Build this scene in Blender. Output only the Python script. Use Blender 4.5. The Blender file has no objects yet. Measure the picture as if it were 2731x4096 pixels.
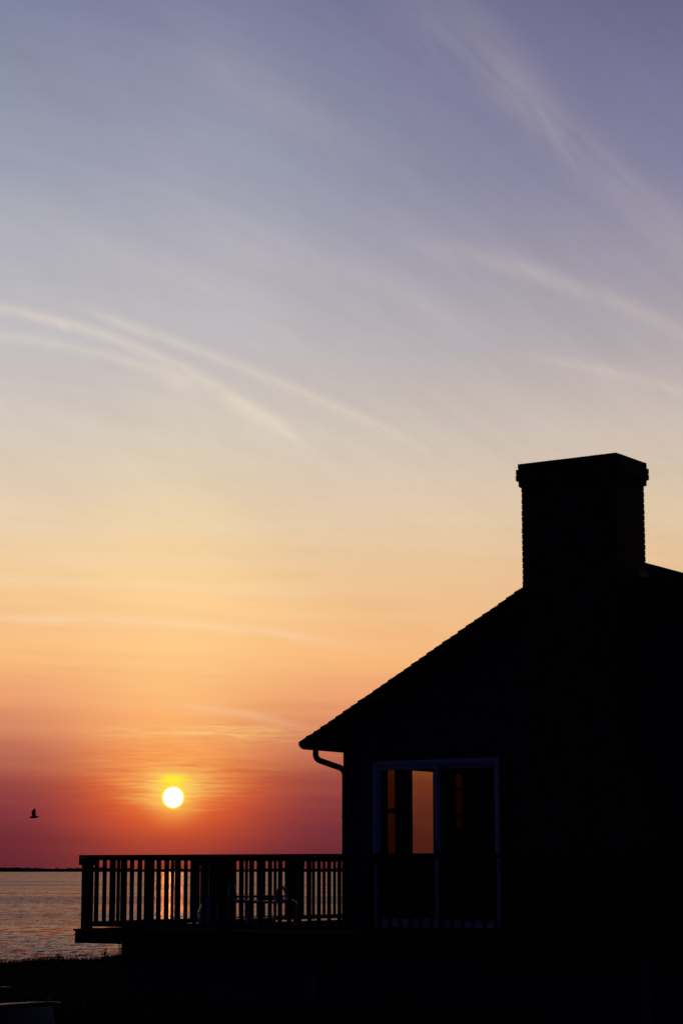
import bpy, math, random
from mathutils import Vector, Matrix
random.seed(7)
C = bpy.context.scene.collection
R = math.radians

# ------------------------------------------------------------------ camera
# world axes: X runs along the gable wall (right and towards the camera), Y runs away along the ridge
TH = R(34)
EYE = 2.67
cam_d = bpy.data.cameras.new('camera')
cam = bpy.data.objects.new('camera', cam_d); C.objects.link(cam)
cam_d.sensor_fit = 'VERTICAL'; cam_d.sensor_height = 36; cam_d.lens = 8500 / 4096 * 36
cam_d.clip_start = 0.1; cam_d.clip_end = 30000
cam.location = (0, 0, EYE)
cam.rotation_euler = (R(90) + math.atan(1432 / 8500), 0, TH)
bpy.context.scene.camera = cam
LAT = Vector((math.cos(TH), math.sin(TH), 0)); DEP = Vector((-math.sin(TH), math.cos(TH), 0))
def ld(lat, dep, z=0.0):
    """lateral / depth metres seen from the photographer -> world"""
    v = LAT * lat + DEP * dep
    return Vector((v.x, v.y, z))

# ------------------------------------------------------------------ sky
S_AZ, S_EL = -4.486, 1.911
sd = (LAT * math.sin(R(S_AZ)) + DEP * math.cos(R(S_AZ))) * math.cos(R(S_EL)) + Vector((0, 0, math.sin(R(S_EL))))
W = bpy.data.worlds.new('World'); bpy.context.scene.world = W; W.use_nodes = True
nt = W.node_tree; nt.nodes.clear()
def lin(c):
    out = []
    for v in c:
        v = v / 255
        out.append(v / 12.92 if v <= 0.04045 else ((v + 0.055) / 1.055) ** 2.4)
    return (out[0], out[1], out[2], 1)
def put(s, v):
    if hasattr(v, 'is_output'): nt.links.new(v, s)
    else: s.default_value = v
def M(op, a, b=None, c=None, clamp=False):
    n = nt.nodes.new('ShaderNodeMath'); n.operation = op; n.use_clamp = clamp
    put(n.inputs[0], a)
    if b is not None: put(n.inputs[1], b)
    if c is not None: put(n.inputs[2], c)
    return n.outputs[0]
def VM(op, a, b):
    n = nt.nodes.new('ShaderNodeVectorMath'); n.operation = op
    put(n.inputs[0], a); put(n.inputs[1], b)
    return n
def MIX(f, a, b, mode='MIX'):
    n = nt.nodes.new('ShaderNodeMix'); n.data_type = 'RGBA'; n.blend_type = mode; n.clamp_factor = True
    put(n.inputs[0], f); put(n.inputs[6], a); put(n.inputs[7], b)
    return n.outputs[2]
def XYZ(x, y, z):
    n = nt.nodes.new('ShaderNodeCombineXYZ')
    put(n.inputs[0], x); put(n.inputs[1], y); put(n.inputs[2], z)
    return n.outputs[0]
def NOISE(vec, scale, detail=3, rough=0.5, dist=0.0):
    n = nt.nodes.new('ShaderNodeTexNoise')
    put(n.inputs['Vector'], vec); n.inputs['Scale'].default_value = scale
    n.inputs['Detail'].default_value = detail; n.inputs['Roughness'].default_value = rough
    n.inputs['Distortion'].default_value = dist
    return n.outputs[0]
def GAUSS(*terms):
    s = None
    for v, w in terms:
        q = M('DIVIDE', v, w); q = M('MULTIPLY', q, q)
        s = q if s is None else M('ADD', s, q)
    return M('EXPONENT', M('MULTIPLY', s, -1.0))
def SMOOTH(v, a, b):
    n = nt.nodes.new('ShaderNodeMapRange'); n.interpolation_type = 'SMOOTHSTEP'; n.clamp = True
    put(n.inputs[0], v); n.inputs[1].default_value = a; n.inputs[2].default_value = b
    return n.outputs[0]
tc = nt.nodes.new('ShaderNodeTexCoord')
D = VM('NORMALIZE', tc.outputs['Generated'], (0, 0, 0)).outputs[0]
dx = VM('DOT_PRODUCT', D, tuple(LAT)).outputs['Value']
dy = VM('DOT_PRODUCT', D, tuple(DEP)).outputs['Value']
dz = VM('DOT_PRODUCT', D, (0, 0, 1)).outputs['Value']
az = M('MULTIPLY', M('ARCTAN2', dx, dy), 57.29578)
el0 = M('MULTIPLY', M('ARCSINE', dz), 57.29578)
el = M('ABSOLUTE', el0)
# thin layered cloud wobble
band = NOISE(XYZ(M('MULTIPLY', az, 0.16), M('ADD', M('MULTIPLY', el, 2.3), M('MULTIPLY', az, 0.05)), 0.0), 1.0, 5, 0.55, 0.3)
fine = NOISE(XYZ(M('MULTIPLY', az, 0.9), M('MULTIPLY', el, 11.0), 3.0), 1.0, 4, 0.6, 0.4)
strand = NOISE(XYZ(M('MULTIPLY', az, 0.13), M('MULTIPLY', M('ADD', M('ADD', el, M('MULTIPLY', az, 0.50)), M('MULTIPLY', M('MULTIPLY', az, az), 0.022)), 1.25), 8.0), 1.0, 8, 0.62, 0.25)
fluff = NOISE(XYZ(M('MULTIPLY', az, 0.5), M('MULTIPLY', M('ADD', el, M('MULTIPLY', az, 0.9)), 0.9), 2.0), 1.0, 6, 0.65, 0.8)
soft = NOISE(XYZ(M('MULTIPLY', az, 0.07), M('MULTIPLY', M('ADD', el, M('MULTIPLY', az, 0.45)), 0.28), 5.0), 1.0, 4, 0.5, 0.5)
bandc = M('SUBTRACT', band, 0.5); finec = M('SUBTRACT', fine, 0.5); softc = M('SUBTRACT', soft, 0.5); strc = M('SUBTRACT', strand, 0.5); fluc = M('SUBTRACT', fluff, 0.5)
lowfade = M('SUBTRACT', 1.0, SMOOTH(el, 8.0, 14.0))
elw = M('ADD', el, M('MULTIPLY', M('MULTIPLY', bandc, 0.7), lowfade))
ROWS = [0.0, 0.6, 1.12, 1.7, 2.28, 3.43, 4.6, 5.76, 7.52, 9.28, 11.63, 13.97, 18.6, 23.1, 25.0]
COLL = [(96, 38, 48), (102, 40, 50), (114, 46, 56), (128, 56, 62), (148, 70, 68), (202, 120, 94), (234, 157, 110), (248, 186, 126), (245, 202, 148), (230, 204, 173), (214, 201, 188), (196, 191, 193), (158, 162, 179), (126, 131, 159), (118, 123, 154)]
COLS = [(140, 54, 48), (162, 62, 50), (184, 70, 50), (205, 80, 48), (228, 104, 54), (251, 163, 96), (254, 188, 122), (254, 200, 134), (251, 208, 150), (237, 210, 169), (217, 204, 187), (194, 188, 190), (159, 160, 178), (126, 128, 158), (118, 120, 153)]
COLR = [(102, 42, 54), (112, 46, 58), (122, 52, 60), (136, 60, 62), (156, 72, 66), (202, 116, 88), (238, 162, 112), (246, 186, 126), (234, 190, 146), (224, 198, 165), (206, 191, 180), (176, 167, 172), (131, 128, 158), (108, 104, 141), (101, 97, 136)]
def RAMP(cols):
    n = nt.nodes.new('ShaderNodeValToRGB'); cr = n.color_ramp; cr.interpolation = 'EASE' if False else 'LINEAR'
    cr.elements[0].position = ROWS[0] / 25; cr.elements[0].color = lin(cols[0])
    cr.elements[1].position = 1.0; cr.elements[1].color = lin(cols[-1])
    for e_, c_ in list(zip(ROWS, cols))[1:-1]:
        x = cr.elements.new(e_ / 25); x.color = lin(c_)
    nt.links.new(M('DIVIDE', elw, 25.0), n.inputs[0])
    return n.outputs[0]
daz = M('SUBTRACT', az, S_AZ); dele = M('SUBTRACT', el0, S_EL)
base = MIX(SMOOTH(az, -10.0, 10.5), RAMP(COLL), RAMP(COLR))
base = MIX(GAUSS((daz, 2.65)), base, RAMP(COLS))
# orange glow low round the sun, then the pale veil and the yellow core above it
dzs = M('ADD', daz, M('MULTIPLY', bandc, 1.2)); des = M('ADD', dele, M('MULTIPLY', finec, 0.30))
base = MIX(M('MULTIPLY', GAUSS((daz, 1.9), (M('ADD', dele, 0.05), 0.95)), 0.75), base, lin((240, 98, 38)))
base = MIX(M('MULTIPLY', GAUSS((daz, 1.9), (M('SUBTRACT', des, 1.0), 0.8)), M('ADD', 0.42, M('MULTIPLY', finec, 1.8))), base, lin((255, 178, 92)))
base = MIX(M('MULTIPLY', GAUSS((dzs, 1.0), (M('SUBTRACT', des, 0.28), 0.45)), M('ADD', 0.82, M('MULTIPLY', finec, 2.4))), base, lin((255, 222, 120)))
base = MIX(M('MULTIPLY', GAUSS((daz, 0.58), (M('ADD', dele, 0.02), 0.50)), 0.92), base, lin((255, 186, 84)))
base = MIX(GAUSS((daz, 0.36), (M('SUBTRACT', des, 0.47), 0.14)), base, lin((255, 240, 40)))
base = MIX(GAUSS((daz, 0.31), (M('SUBTRACT', dele, 0.10), 0.27)), base, lin((255, 238, 50)))
base = MIX(M('MULTIPLY', GAUSS((M('SUBTRACT', az, -3.6), 2.6), (M('ADD', M('SUBTRACT', el, 3.62), M('MULTIPLY', bandc, 0.4)), 0.22)), M('ADD', 0.46, M('MULTIPLY', finec, 2.2))), base, lin((255, 205, 130)))
# soft unevenness of the high veil
hi = SMOOTH(el, 6.0, 12.0)
vm = M('ADD', M('ADD', M('ADD', 1.0, M('MULTIPLY', softc, 0.14)), M('MULTIPLY', M('MULTIPLY', bandc, 0.10), lowfade)), M('MULTIPLY', M('ADD', M('MULTIPLY', strc, 0.15), M('MULTIPLY', fluc, 0.09)), hi))
base = MIX(1.0, base, XYZ(vm, vm, vm), 'MULTIPLY')
# cirrus streaks: el = a + b az + c az^2, width w, window az0..az1, strength
wob = M('MULTIPLY', softc, 0.5)
STREAKS = []
def streak(p0, p1, p2, w, amt, a0, a1, soft_=1.6, w2=None):
    (x0, y0), (x1, y1), (x2, y2) = p0, p1, p2
    # quadratic through three (az, el) points
    c = ((y2 - y0) / (x2 - x0) - (y1 - y0) / (x1 - x0)) / (x2 - x1)
    b = (y1 - y0) / (x1 - x0) - c * (x1 + x0)
    a = y0 - b * x0 - c * x0 * x0
    cur = M('ADD', M('MULTIPLY', M('ADD', M('MULTIPLY', az, c), b), az), a)
    d = M('ADD', M('SUBTRACT', el0, cur), M('ADD', M('MULTIPLY', fluc, 0.9 * w + 0.12), M('MULTIPLY', softc, 0.25)))
    g = GAUSS((d, w))
    g = M('MULTIPLY', g, SMOOTH(az, a0, a0 + soft_))
    g = M('MULTIPLY', g, M('SUBTRACT', 1.0, SMOOTH(az, a1 - soft_, a1)))
    STREAKS.append(M('MULTIPLY', g, M('MULTIPLY', M('ADD', 0.75, M('ADD', M('MULTIPLY', softc, 1.0), M('ADD', M('MULTIPLY', strc, 0.9), M('MULTIPLY', fluc, 1.3)))), amt)))
def ae(x, y):     # direction read off the photograph (1568-wide copy) as azimuth / elevation
    a_ = (x - 784) * 1.7417 / 8500; b_ = (2048 - y * 1.7417) / 8500; p_ = math.atan(1432 / 8500)
    f_ = math.cos(p_) - b_ * math.sin(p_); u_ = math.sin(p_) + b_ * math.cos(p_)
    return math.degrees(math.atan(a_ / f_)), math.degrees(math.atan(u_ / math.hypot(a_, f_)))
streak(ae(0, 708), ae(350, 815), ae(690, 1010), 0.17, 0.31, -14, -0.6, 1.4)
streak(ae(0, 775), ae(220, 812), ae(450, 885), 0.18, 0.24, -14, -3.0, 2.0)
streak(ae(180, 708), ae(520, 832), ae(960, 1022), 0.17, 0.25, -8, 3.0, 2.0)
streak(ae(420, 880), ae(560, 940), ae(700, 1015), 0.26, 0.22, -6.0, -0.2, 1.6)
streak(ae(900, 555), ae(1250, 632), ae(1568, 765), 0.28, 0.12, 0.5, 14, 5.0)
streak(ae(880, 0), ae(1120, 110), ae(1300, 330), 1.05, 0.085, 0.2, 7.6, 3.0)
streak(ae(1180, 200), ae(1360, 350), ae(1568, 560), 0.80, 0.08, 3.0, 14, 3.0)
streak(ae(1250, 822), ae(1400, 852), ae(1568, 900), 0.17, 0.12, 4.0, 14, 3.0)
streak(ae(350, 480), ae(700, 600), ae(1100, 740), 0.50, 0.05, -6, 5, 4.0)
streak(ae(0, 470), ae(350, 610), ae(800, 830), 0.50, 0.05, -14, 1, 4.0)
streak(ae(350, 40), ae(600, 215), ae(900, 400), 0.80, 0.045, -6, 3, 4.0)
streak(ae(0, 1420), ae(400, 1432), ae(800, 1475), 0.12, 0.24, -14, 1, 3.0)
streak(ae(0, 1330), ae(400, 1345), ae(700, 1365), 0.14, 0.13, -14, 1, 3.0)
streak(ae(440, 1625), ae(560, 1642), ae(700, 1672), 0.11, 0.21, -5.2, -0.4, 1.8)
st = STREAKS[0]
for q in STREAKS[1:]: st = M('ADD', st, q)
base = MIX(st, base, lin((250, 232, 205)))
# sky opposite the sun: dim blue dusk from the Nishita sky
sky = nt.nodes.new('ShaderNodeTexSky'); sky.sky_type = 'NISHITA'; sky.sun_disc = False
sky.sun_elevation = R(S_EL); sky.sun_rotation = math.atan2(sd.x, sd.y)
back = MIX(1.0, sky.outputs[0], (0.0018, 0.0036, 0.026, 1), 'MULTIPLY')
away = SMOOTH(M('ABSOLUTE', daz), 14.0, 85.0)
up = SMOOTH(el, 24.0, 50.0)
away = M('SUBTRACT', 1.0, M('MULTIPLY', M('SUBTRACT', 1.0, away), M('SUBTRACT', 1.0, up)))
base = MIX(away, base, back)
# sun disc
r = M('SQRT', M('ADD', M('MULTIPLY', daz, daz), M('MULTIPLY', dele, dele)))
disc = M('SUBTRACT', 1.0, SMOOTH(r, 0.262, 0.278))
rim = M('MULTIPLY', M('SUBTRACT', 1.0, SMOOTH(r, 0.275, 0.34)), 0.9)
base = MIX(rim, base, lin((255, 240, 60)))
base = MIX(disc, base, (1.6, 1.5, 1.3, 1))
bg = nt.nodes.new('ShaderNodeBackground'); nt.links.new(base, bg.inputs[0]); bg.inputs[1].default_value = 1.0
wo = nt.nodes.new('ShaderNodeOutputWorld'); nt.links.new(bg.outputs[0], wo.inputs[0])

# ------------------------------------------------------------------ sun lamp
sl = bpy.data.lights.new('sun', 'SUN'); sl.energy = 0.006; sl.angle = R(0.53); sl.color = (1.0, 0.24, 0.045)
so = bpy.data.objects.new('sun', sl); C.objects.link(so)
so.rotation_euler = (-sd).to_track_quat('-Z', 'Y').to_euler()
vs = bpy.context.scene.view_settings
vs.view_transform = 'Standard'; vs.look = 'None'; vs.exposure = 0; vs.gamma = 1

# ------------------------------------------------------------------ materials
def mat(name, col, rough=0.7, vary=0.25, scale=4.0, metal=0.0, bump=0.0, bscale=40.0, stretch=(1, 1, 1), spec=0.5):
    m = bpy.data.materials.new(name); m.use_nodes = True; t = m.node_tree; b = t.nodes['Principled BSDF']
    co = t.nodes.new('ShaderNodeTexCoord'); mp = t.nodes.new('ShaderNodeMapping'); mp.inputs['Scale'].default_value = stretch
    t.links.new(co.outputs['Object'], mp.inputs[0])
    n = t.nodes.new('ShaderNodeTexNoise'); n.inputs['Scale'].default_value = scale; n.inputs['Detail'].default_value = 5
    t.links.new(mp.outputs[0], n.inputs['Vector'])
    cr = t.nodes.new('ShaderNodeValToRGB')
    cr.color_ramp.elements[0].position = 0.3; cr.color_ramp.elements[1].position = 0.7
    cr.color_ramp.elements[0].color = tuple(c * (1 - vary) for c in col) + (1,)
    cr.color_ramp.elements[1].color = tuple(min(1, c * (1 + vary)) for c in col) + (1,)
    t.links.new(n.outputs[0], cr.inputs[0]); t.links.new(cr.outputs[0], b.inputs['Base Color'])
    b.inputs['Roughness'].default_value = rough; b.inputs['Metallic'].default_value = metal
    b.inputs['Specular IOR Level'].default_value = spec
    if bump:
        n2 = t.nodes.new('ShaderNodeTexNoise'); n2.inputs['Scale'].default_value = bscale; n2.inputs['Detail'].default_value = 4
        t.links.new(mp.outputs[0], n2.inputs['Vector'])
        bp = t.nodes.new('ShaderNodeBump'); bp.inputs['Strength'].default_value = bump; bp.inputs['Distance'].default_value = 0.02
        t.links.new(n2.outputs[0], bp.inputs['Height']); t.links.new(bp.outputs[0], b.inputs['Normal'])
    return m
m_shingle = mat('cedar_shingle', (0.16, 0.14, 0.125), 0.9, 0.3, 3, bump=0.4, bscale=30, stretch=(6, 6, 1), spec=0.15)
m_roof = mat('asphalt_shingle', (0.045, 0.04, 0.036), 0.95, 0.35, 6, bump=0.4, bscale=120, spec=0.0)
m_brick = mat('brick', (0.20, 0.075, 0.05), 0.9, 0.4, 5, bump=0.4, bscale=60, spec=0.2)
m_mortar = mat('mortar', (0.30, 0.28, 0.26), 0.95, 0.2, 10, spec=0.2)
m_white = mat('white_paint', (0.78, 0.79, 0.80), 0.5, 0.05, 5)
m_trim = mat('weathered_trim', (0.12, 0.11, 0.10), 0.8, 0.2, 4, stretch=(1, 1, 6), spec=0.15)
m_deck = mat('deck_boards', (0.13, 0.035, 0.018), 0.7, 0.3, 3, bump=0.2, bscale=50, stretch=(1, 12, 12), spec=0.0)
m_rail = mat('railing_wood', (0.085, 0.07, 0.06), 0.8, 0.25, 8, stretch=(1, 1, 0.2), spec=0.12)
m_metal = mat('dark_gutter_metal', (0.05, 0.045, 0.04), 0.4, 0.1, 5, metal=0.3)
m_lead = mat('lead_flashing', (0.10, 0.105, 0.12), 0.7, 0.15, 8, metal=0.2)
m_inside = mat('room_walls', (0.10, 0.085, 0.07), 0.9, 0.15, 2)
m_plastic = mat('white_resin', (0.36, 0.39, 0.44), 0.35, 0.06, 5)
m_grass = mat('grass_blade', (0.040, 0.045, 0.015), 0.9, 0.4, 1.5, spec=0.05)
m_leaf = mat('leaf', (0.05, 0.07, 0.025), 0.7, 0.4, 8)
m_petal = mat('petal', (0.75, 0.72, 0.72), 0.7, 0.1, 8)
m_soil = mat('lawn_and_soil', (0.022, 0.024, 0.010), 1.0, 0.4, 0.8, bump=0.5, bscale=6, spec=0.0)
m_trees = mat('far_foliage', (0.035, 0.04, 0.03), 0.95, 0.3, 0.02, spec=0.1)
m_bird = mat('gull_feathers', (0.10, 0.10, 0.11), 0.8, 0.3, 3)
m_paint = mat('red_car_paint', (0.22, 0.008, 0.025), 0.4, 0.05, 2, spec=0.02)
m_rubber = mat('tyre_rubber', (0.02, 0.02, 0.02), 0.9, 0.2, 6)
m_picket = mat('grey_picket_wood', (0.14, 0.135, 0.13), 0.8, 0.25, 6, stretch=(1, 1, 0.3))
m_concrete = mat('concrete', (0.25, 0.24, 0.22), 0.9, 0.2, 2, bump=0.3, bscale=20)

def glass(name, tint, refl=1.0):
    m = bpy.data.materials.new(name); m.use_nodes = True; t = m.node_tree; t.nodes.clear()
    o = t.nodes.new('ShaderNodeOutputMaterial'); tr = t.nodes.new('ShaderNodeBsdfTransparent'); tr.inputs[0].default_value = tuple(tint) + (1,)
    g = t.nodes.new('ShaderNodeBsdfGlossy'); g.inputs['Roughness'].default_value = 0.02
    f = t.nodes.new('ShaderNodeFresnel'); f.inputs[0].default_value = 1.5
    n = t.nodes.new('ShaderNodeTexNoise'); n.inputs['Scale'].default_value = 1.2
    bp = t.nodes.new('ShaderNodeBump'); bp.inputs['Strength'].default_value = 0.02
    t.links.new(n.outputs[0], bp.inputs['Height']); t.links.new(bp.outputs[0], g.inputs['Normal'])
    mx = t.nodes.new('ShaderNodeMixShader'); t.links.new(f.outputs[0], mx.inputs[0])
    t.links.new(tr.outputs[0], mx.inputs[1]); t.links.new(g.outputs[0], mx.inputs[2]); t.links.new(mx.outputs[0], o.inputs[0])
    ge = t.nodes.new('ShaderNodeNewGeometry'); mu = t.nodes.new('ShaderNodeMath'); mu.operation = 'SUBTRACT'; mu.inputs[0].default_value = 1; t.links.new(ge.outputs['Backfacing'], mu.inputs[1])
    m2 = t.nodes.new('ShaderNodeMath'); m2.operation = 'MULTIPLY'; t.links.new(mu.outputs[0], m2.inputs[0]); t.links.new(f.outputs[0], m2.inputs[1]); t.links.new(m2.outputs[0], mx.inputs[0])
    return m
m_glass_door = glass('door_glass', (0.94, 0.90, 0.56))
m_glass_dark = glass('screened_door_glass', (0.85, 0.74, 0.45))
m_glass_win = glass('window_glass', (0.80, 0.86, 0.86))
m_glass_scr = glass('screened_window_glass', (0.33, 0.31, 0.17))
m_glass_dim = glass('dim_window_glass', (0.20, 0.18, 0.10))  # darker even amber transmission tint for the farthest side window
m_glass_car = mat('tinted_car_glass', (0.012, 0.012, 0.014), 0.04, 0.1, 2, spec=0.5)

# ------------------------------------------------------------------ mesh helpers
class MB:
    def __init__(s): s.v = []; s.f = []
    def quadbox(s, p):       # 8 corners: bottom 4, top 4
        i = len(s.v); s.v += [tuple(q) for q in p]
        s.f += [(i, i+3, i+2, i+1), (i+4, i+5, i+6, i+7), (i, i+1, i+5, i+4), (i+1, i+2, i+6, i+5), (i+2, i+3, i+7, i+6), (i+3, i, i+4, i+7)]
    def box(s, x0, x1, y0, y1, z0, z1):
        s.quadbox([(x0, y0, z0), (x1, y0, z0), (x1, y1, z0), (x0, y1, z0), (x0, y0, z1), (x1, y0, z1), (x1, y1, z1), (x0, y1, z1)])
    def prism_y(s, pts, y0, y1):     # polygon in XZ extruded along Y
        i = len(s.v); n = len(pts)
        s.v += [(x, y0, z) for x, z in pts] + [(x, y1, z) for x, z in pts]
        s.f.append(tuple(range(i, i + n))); s.f.append(tuple(range(i + 2*n - 1, i + n - 1, -1)))
        for k in range(n):
            j = (k + 1) % n; s.f.append((i + j, i + k, i + n + k, i + n + j))
    def tube(s, pts, r, n=10, close=True, squash=1.0):
        pts = [Vector(p) for p in pts]; rs = r if isinstance(r, (list, tuple)) else [r] * len(pts)
        rings = []; ref = Vector((0.13, 0.21, 0.97)).normalized()
        for k, p in enumerate(pts):
            t = (pts[min(k+1, len(pts)-1)] - pts[max(k-1, 0)]).normalized()
            if abs(t.dot(ref)) > 0.97: ref = Vector((0.9, 0.3, 0.1)).normalized()
            a = t.cross(ref).normalized(); b = t.cross(a).normalized(); i = len(s.v); ring = []
            for q in range(n):
                w = 2 * math.pi * q / n
                s.v.append(tuple(p + a * (math.cos(w) * rs[k]) + b * (math.sin(w) * rs[k] * squash))); ring.append(i + q)
            rings.append(ring)
        for A, B in zip(rings, rings[1:]):
            for q in range(n): s.f.append((A[q], A[(q+1) % n], B[(q+1) % n], B[q]))
        if close: s.f.append(tuple(reversed(rings[0]))); s.f.append(tuple(rings[-1]))
    def lathe(s, prof, c=(0, 0, 0), n=20):
        i = len(s.v)
        for r_, z in prof:
            for q in range(n):
                w = 2 * math.pi * q / n; s.v.append((c[0] + r_ * math.cos(w), c[1] + r_ * math.sin(w), c[2] + z))
        for k in range(len(prof) - 1):
            for q in range(n):
                a = i + k*n + q; b = i + k*n + (q+1) % n; s.f.append((a, b, b + n, a + n))
        s.f.append(tuple(i + q for q in reversed(range(n)))); s.f.append(tuple(i + (len(prof)-1)*n + q for q in range(n)))
    def build(s, name, material, parent=None, smooth=False, bevel=0.0):
        me = bpy.data.meshes.new(name); me.from_pydata(s.v, [], s.f); me.update()
        me.materials.append(material)
        if smooth: me.polygons.foreach_set('use_smooth', [True] * len(me.polygons))
        o = bpy.data.objects.new(name, me); C.objects.link(o)
        if parent is not None:
            o.parent = parent
            o.matrix_parent_inverse = Matrix.Translation(-gpos(parent))
        if bevel:
            b = o.modifiers.new('bevel', 'BEVEL'); b.width = bevel; b.segments = 2; b.limit_method = 'ANGLE'
        return o
def gpos(o):
    p = Vector((0, 0, 0))
    while o is not None and o.type == 'EMPTY': p += o.location; o = o.parent
    return p
def thing(name, label, cat, loc=(0, 0, 0), group=None):
    o = bpy.data.objects.new(name, None); C.objects.link(o); o.location = loc
    o['label'] = label; o['category'] = cat
    if group: o['group'] = group
    return o
def tag(o, label=None, cat=None, group=None, kind=None):
    for k, v in (('label', label), ('category', cat), ('group', group), ('kind', kind)):
        if v: o[k] = v
    return o

DECK = 1.90; WALL = 23.22; LEFT = -15.585
# ------------------------------------------------------------------ water
def water_mat():
    m = bpy.data.materials.new('bay_water'); m.use_nodes = True; t = m.node_tree; b = t.nodes['Principled BSDF']
    co = t.nodes.new('ShaderNodeTexCoord')
    def noise(sx, sy, detail, rough=0.55, dist=0.0, off=0.0):
        mp = t.nodes.new('ShaderNodeMapping'); mp.inputs['Scale'].default_value = (sx, sy, 1); mp.inputs['Location'].default_value = (off, off, 0)
        t.links.new(co.outputs['Object'], mp.inputs[0])
        n = t.nodes.new('ShaderNodeTexNoise'); n.inputs['Scale'].default_value = 1; n.inputs['Detail'].default_value = detail
        n.inputs['Roughness'].default_value = rough; n.inputs['Distortion'].default_value = dist
        t.links.new(mp.outputs[0], n.inputs['Vector']); return n.outputs[0]
    def ma(op, a, b_):
        n = t.nodes.new('ShaderNodeMath'); n.operation = op
        for s_, v in ((n.inputs[0], a), (n.inputs[1], b_)):
            if hasattr(v, 'is_output'): t.links.new(v, s_)
            else: s_.default_value = v
        return n.outputs[0]
    def vnoise(sx, sy, detail, rough, off):
        mp = t.nodes.new('ShaderNodeMapping'); mp.inputs['Scale'].default_value = (sx, sy, 1); mp.inputs['Location'].default_value = (off, off * 0.7, 0)
        t.links.new(co.outputs['Object'], mp.inputs[0])
        n = t.nodes.new('ShaderNodeTexNoise'); n.inputs['Scale'].default_value = 1; n.inputs['Detail'].default_value = detail
        n.inputs['Roughness'].default_value = rough; n.inputs['Distortion'].default_value = 0.4
        t.links.new(mp.outputs[0], n.inputs['Vector']); return n.outputs['Color']
    def vm(op, a, b_):
        n = t.nodes.new('ShaderNodeVectorMath'); n.operation = op
        t.links.new(a, n.inputs[0])
        if op == 'SCALE':
            if hasattr(b_, 'is_output'): t.links.new(b_, n.inputs['Scale'])
            else: n.inputs['Scale'].default_value = b_
        elif hasattr(b_, 'is_output'): t.links.new(b_, n.inputs[1])
        else: n.inputs[1].default_value = b_
        return n.outputs[0]
    lanes = noise(0.0016, 0.0105, 6, 0.62, 0.8, 3.0)     # wind lanes: smoother and rougher strips
    mr = t.nodes.new('ShaderNodeMapRange'); t.links.new(lanes, mr.inputs[0]); mr.interpolation_type = 'SMOOTHSTEP'
    mr.inputs[1].default_value = 0.40; mr.inputs[2].default_value = 0.60; mr.inputs[3].default_value = 0.45; mr.inputs[4].default_value = 1.5
    hv = (0.5, 0.5, 0.5)
    chop = vm('SCALE', vm('SUBTRACT', vnoise(0.6, 0.34, 4, 0.6, 1.0), hv), 0.95)
    fine_ = vm('SCALE', vm('SUBTRACT', vnoise(2.3, 1.9, 2, 0.6, 9.0), hv), 0.60)
    swell = vm('SCALE', vm('SUBTRACT', vnoise(0.035, 0.05, 3, 0.5, 5.0), hv), 0.14)
    tot = vm('ADD', vm('SCALE', vm('ADD', vm('ADD', chop, fine_), (0.0, -0.05, 0.0)), mr.outputs[0]), swell)   # steeper lee faces look to the shore
    tot = vm('MULTIPLY', tot, (0.8, 1.0, 0.0))
    rot = t.nodes.new('ShaderNodeVectorRotate'); rot.rotation_type = 'Z_AXIS'; rot.inputs['Angle'].default_value = TH
    t.links.new(vm('ADD', tot, (0, 0, 1)), rot.inputs[0])
    nn = vm('NORMALIZE', rot.outputs[0], (0, 0, 0))
    t.nodes.remove(b)
    out = t.nodes['Material Output']
    df = t.nodes.new('ShaderNodeBsdfDiffuse'); df.inputs[0].default_value = (0.006, 0.006, 0.010, 1)
    gl = t.nodes.new('ShaderNodeBsdfGlossy'); gl.inputs['Color'].default_value = (0.52, 0.48, 0.48, 1); gl.inputs['Roughness'].default_value = 0.09
    fr = t.nodes.new('ShaderNodeFresnel'); fr.inputs[0].default_value = 1.25
    mx = t.nodes.new('ShaderNodeMixShader'); t.links.new(fr.outputs[0], mx.inputs[0]); t.links.new(df.outputs[0], mx.inputs[1]); t.links.new(gl.outputs[0], mx.inputs[2])
    for n_ in (df, gl, fr): t.links.new(nn, n_.inputs['Normal'])
    t.links.new(mx.outputs[0], out.inputs['Surface'])
    return m
wm = MB(); N = 24
wm.v = [(-9000 + 18000 * i / N, -100 + 9100 * j / N, 0) for j in range(N + 1) for i in range(N + 1)]
wm.f = [(j*(N+1)+i, j*(N+1)+i+1, (j+1)*(N+1)+i+1, (j+1)*(N+1)+i) for j in range(N) for i in range(N)]
water = wm.build('water', water_mat()); water.location = (0, 0, -3.5); water.rotation_euler = (0, 0, TH)
tag(water, 'calm rippled bay reflecting the orange sunset', None, None, 'structure')

# ------------------------------------------------------------------ ground
def lerp(a, b, t): return a + (b - a) * t
def sm(a, b, x):
    t = max(0, min(1, (x - a) / (b - a))); return t * t * (3 - 2 * t)
def ground_z(lat, dep):
    crest = 0.30 + 0.073 * (max(-30, min(4, lat)) + 8.65)           # the bluff rises to the right
    wob = 0.04 * math.sin(lat * 1.3 + 0.5) + 0.03 * math.sin(lat * 3.1) + 0.05 * math.sin(dep * 0.21 + lat * 0.17)
    near = 1.05 * sm(21.5, 25.5, dep)                               # garden bank up to the house
    z = lerp(near, crest, sm(29, 52, dep))
    if lat < -2.6: z = lerp(z, lerp(near * 0.55, crest, sm(29, 52, dep)), sm(-2.6, -6, lat) if False else sm(2.6, 6, -lat))
    z += wob
    z -= 6.0 * sm(57, 76, dep)                                      # the bluff falls to the beach
    return z
gm = MB()
lats = [-320, -200, -120, -70, -45] + [-32 + 0.8 * k for k in range(66)] + [30, 50, 90, 160, 320]
deps = [-150, -60, -20, 0, 8, 14] + [17 + 0.7 * k for k in range(90)] + [84, 95, 120]
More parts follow.
